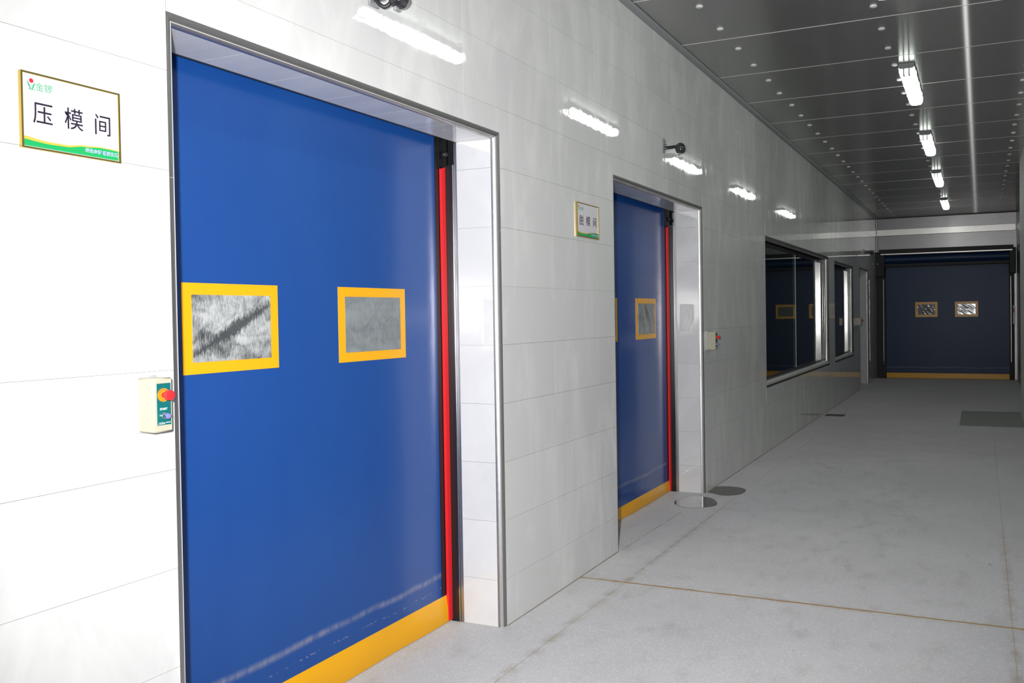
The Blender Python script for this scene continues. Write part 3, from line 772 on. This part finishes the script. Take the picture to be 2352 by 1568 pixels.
sign(1.447, 1.724, 2.034, 2.230, '压模间', 'large gold framed room sign beside the nearest door')
sign(4.763, 5.089, 2.062, 2.270, '脱模间', 'smaller looking gold framed room sign beside the second door')

# ---------------------------------------------------------------- door control boxes
def control_box(y0, y1, z0, z1, D, label):
    yc = (y0 + y1) / 2
    e = empty('control_box', (0, yc, z0), label, 'control box', 'beige door control boxes')
    obj('back_plate', MB().bbox(0.0004, 0.012, y0 - 0.003, y1 + 0.003, z0 - 0.004, z1 + 0.004, 0.003), plain('translucent_gasket', (0.55, 0.57, 0.57), 0.3), e)
    obj('body', MB().bbox(0.012, D, y0, y1, z0, z1, 0.004), BEIGE, e)
    for dy in (0.008, y1 - y0 - 0.008):
        for zz in (z0 + 0.009, z1 - 0.009): obj('screw', MB().lathe([(0.0018, 0), (0.0018, 0.0008), (0.0006, 0.001)], (D - 0.0002, y0 + dy, zz), (1, 0, 0), 10), CAPW, e)
    h = z1 - z0
    l0, l1 = y0 + 0.011, y1 - 0.007; m0, m1 = z0 + 0.13 * h, z0 + 0.90 * h
    lb = obj('label_plate', MB().box(D - 0.0002, D + 0.0008, l0, l1, m0, m1), TEAL, e)
    ye = (l0 + l1) / 2 - 0.002; ze = z0 + 0.685 * h
    rg = obj('ring', MB().lathe([(0.0001, 0), (0.0195, 0), (0.0195, 0.0018), (0.010, 0.0018), (0.0001, 0.0018)], (D + 0.0008, ye, ze), (1, 0, 0), 32, False), ORANGE, e)
    for i, ch in enumerate('EMERGENCY'):
        a = math.radians(150 - i * 15); glyphs('lettering', ch, 0.0042, INK, rg, (D + 0.0029, ye + 0.0158 * math.cos(a), ze + 0.0158 * math.sin(a)), rot=a - PI/2)
    for i, ch in enumerate('STOP'):
        a = math.radians(246 + i * 16); glyphs('lettering', ch, 0.0042, INK, rg, (D + 0.0029, ye + 0.0158 * math.cos(a), ze + 0.0158 * math.sin(a)), rot=a + PI/2)
    obj('stop_button', MB().lathe([(0.0075, 0.0), (0.0075, 0.012), (0.0135, 0.015), (0.0152, 0.020), (0.0150, 0.027), (0.0135, 0.0295), (0.006, 0.031), (0.0001, 0.0312)], (D + 0.0026, ye, ze), (1, 0, 0), 32), REDB, e)
    glyphs('lettering', 'START', 0.0085, WHITEP, lb, (D + 0.0010, ye, z0 + 0.425 * h), bold=0.0002)
    zs = z0 + 0.30 * h
    rs = obj('start_ring', MB().lathe([(0.0001, 0), (0.0108, 0), (0.0112, 0.003), (0.0098, 0.007), (0.0080, 0.0075), (0.0001, 0.0075)], (D + 0.0008, ye, zs), (1, 0, 0), 28), CHROME, e)
    kn = obj('start_knob', MB().lathe([(0.0078, 0.0), (0.0078, 0.012), (0.0066, 0.014), (0.0001, 0.0142)], (D + 0.0083, ye, zs), (1, 0, 0), 24), BLUEK, e)
    obj('pointer', MB().prism([(ye - 0.013, zs), (ye - 0.006, zs + 0.005), (ye - 0.006, zs - 0.005)], 'x', D + 0.010, D + 0.020).prism([(ye + 0.013, zs), (ye + 0.006, zs + 0.005), (ye + 0.006, zs - 0.005)], 'x', D + 0.010, D + 0.020), CHROME, kn)
    glyphs('lettering', 'Fast-Doors', 0.0055, WHITEP, lb, (D + 0.0010, l0 + 0.0150, z0 + 0.172 * h), wide=0.8)
    obj('underline', MB().box(D + 0.0008, D + 0.0011, l0 + 0.001, l0 + 0.026, z0 + 0.147 * h, z0 + 0.151 * h), WHITEP, lb)
    obj('print_line', MB().box(D + 0.0008, D + 0.0011, l0 + 0.028, l1 - 0.002, z0 + 0.166 * h, z0 + 0.178 * h), WHITEP, lb)
control_box(1.758, 1.822, 1.268, 1.424, 0.076, 'beige control box beside the nearest door, label and red button facing out')
control_box(7.446, 7.512, 1.261, 1.420, 0.085, 'beige control box just past the second door, seen from its side')
control_box(17.50, 17.57, 1.302, 1.445, 0.105, 'tiny beige control box by the far corner door')

# ---------------------------------------------------------------- motion sensors above the doors
def sensor(x, y, z, label, cable=False, s=1.0):
    e = empty('motion_sensor', (0, y, z), label, 'sensor', 'black motion sensors over the doors')
    V = lambda a, b, c: (a, y + b, z + c)
    br = obj('bracket', MB().bbox(0.0004, 0.012, y - 0.03, y + 0.03, z - 0.02, z + 0.085, 0.002), CLEARG, e)
    for k in range(4):
        obj('rib', MB().prism([(0.012, z + 0.005 + k*0.018), (0.05 - k * 0.009, z + 0.005 + k*0.018), (0.012, z + 0.014 + k*0.018)], 'y', y - 0.022, y + 0.022), CLEARG, br)
    obj('arm', MB().tube([V(0.005, 0, 0.012), V(x * 0.5, 0, 0.014), V(x - 0.03, 0, 0.016)], 0.0125, 14), BLK, e)
    hd = obj('dome', MB().lathe([(0.001, -0.040), (0.020, -0.037), (0.032, -0.026), (0.0385, -0.010), (0.040, 0.006), (0.038, 0.022), (0.030, 0.034), (0.001, 0.036)], V(x, 0, 0), (0.25, -0.15, -1), 28), SMOKE, e)
    obj('tab', MB().bbox(x - 0.02, x - 0.004, y - 0.012, y + 0.012, z - 0.052, z - 0.030, 0.003), CLEARG, hd)
    if cable:
        p = [V(0.004, -0.045, 0.02), V(0.02, -0.043, 0.016), V(0.04, -0.035, -0.004), V(0.058, -0.03, -0.026), V(0.072, -0.02, -0.036), V(0.088, -0.012, -0.028), V(0.105, -0.006, -0.008)]
        q = []
        for i in range(len(p) - 1):
            a, b = Vector(p[i]), Vector(p[i+1])
            a0 = Vector(p[max(i-1, 0)]); b1 = Vector(p[min(i+2, len(p)-1)])
            for t in (0, .25, .5, .75):
                q.append(0.5 * ((2*a) + (b - a0) * t + (2*a0 - 5*a + 4*b - b1) * t*t + (3*a - a0 - 3*b + b1) * t**3))
        q.append(Vector(p[-1])); obj('cable', MB().tube(q, 0.008, 12), CABLE, e)
sensor(0.128, 2.87, 2.856, 'black motion sensor with looped cable over the nearest door', True)
sensor(0.142, 6.36, 2.846, 'black dome motion sensor on an arm above the second door')
sensor(0.155, 18.9, 2.785, 'tiny black motion sensor high over the far corner side door')
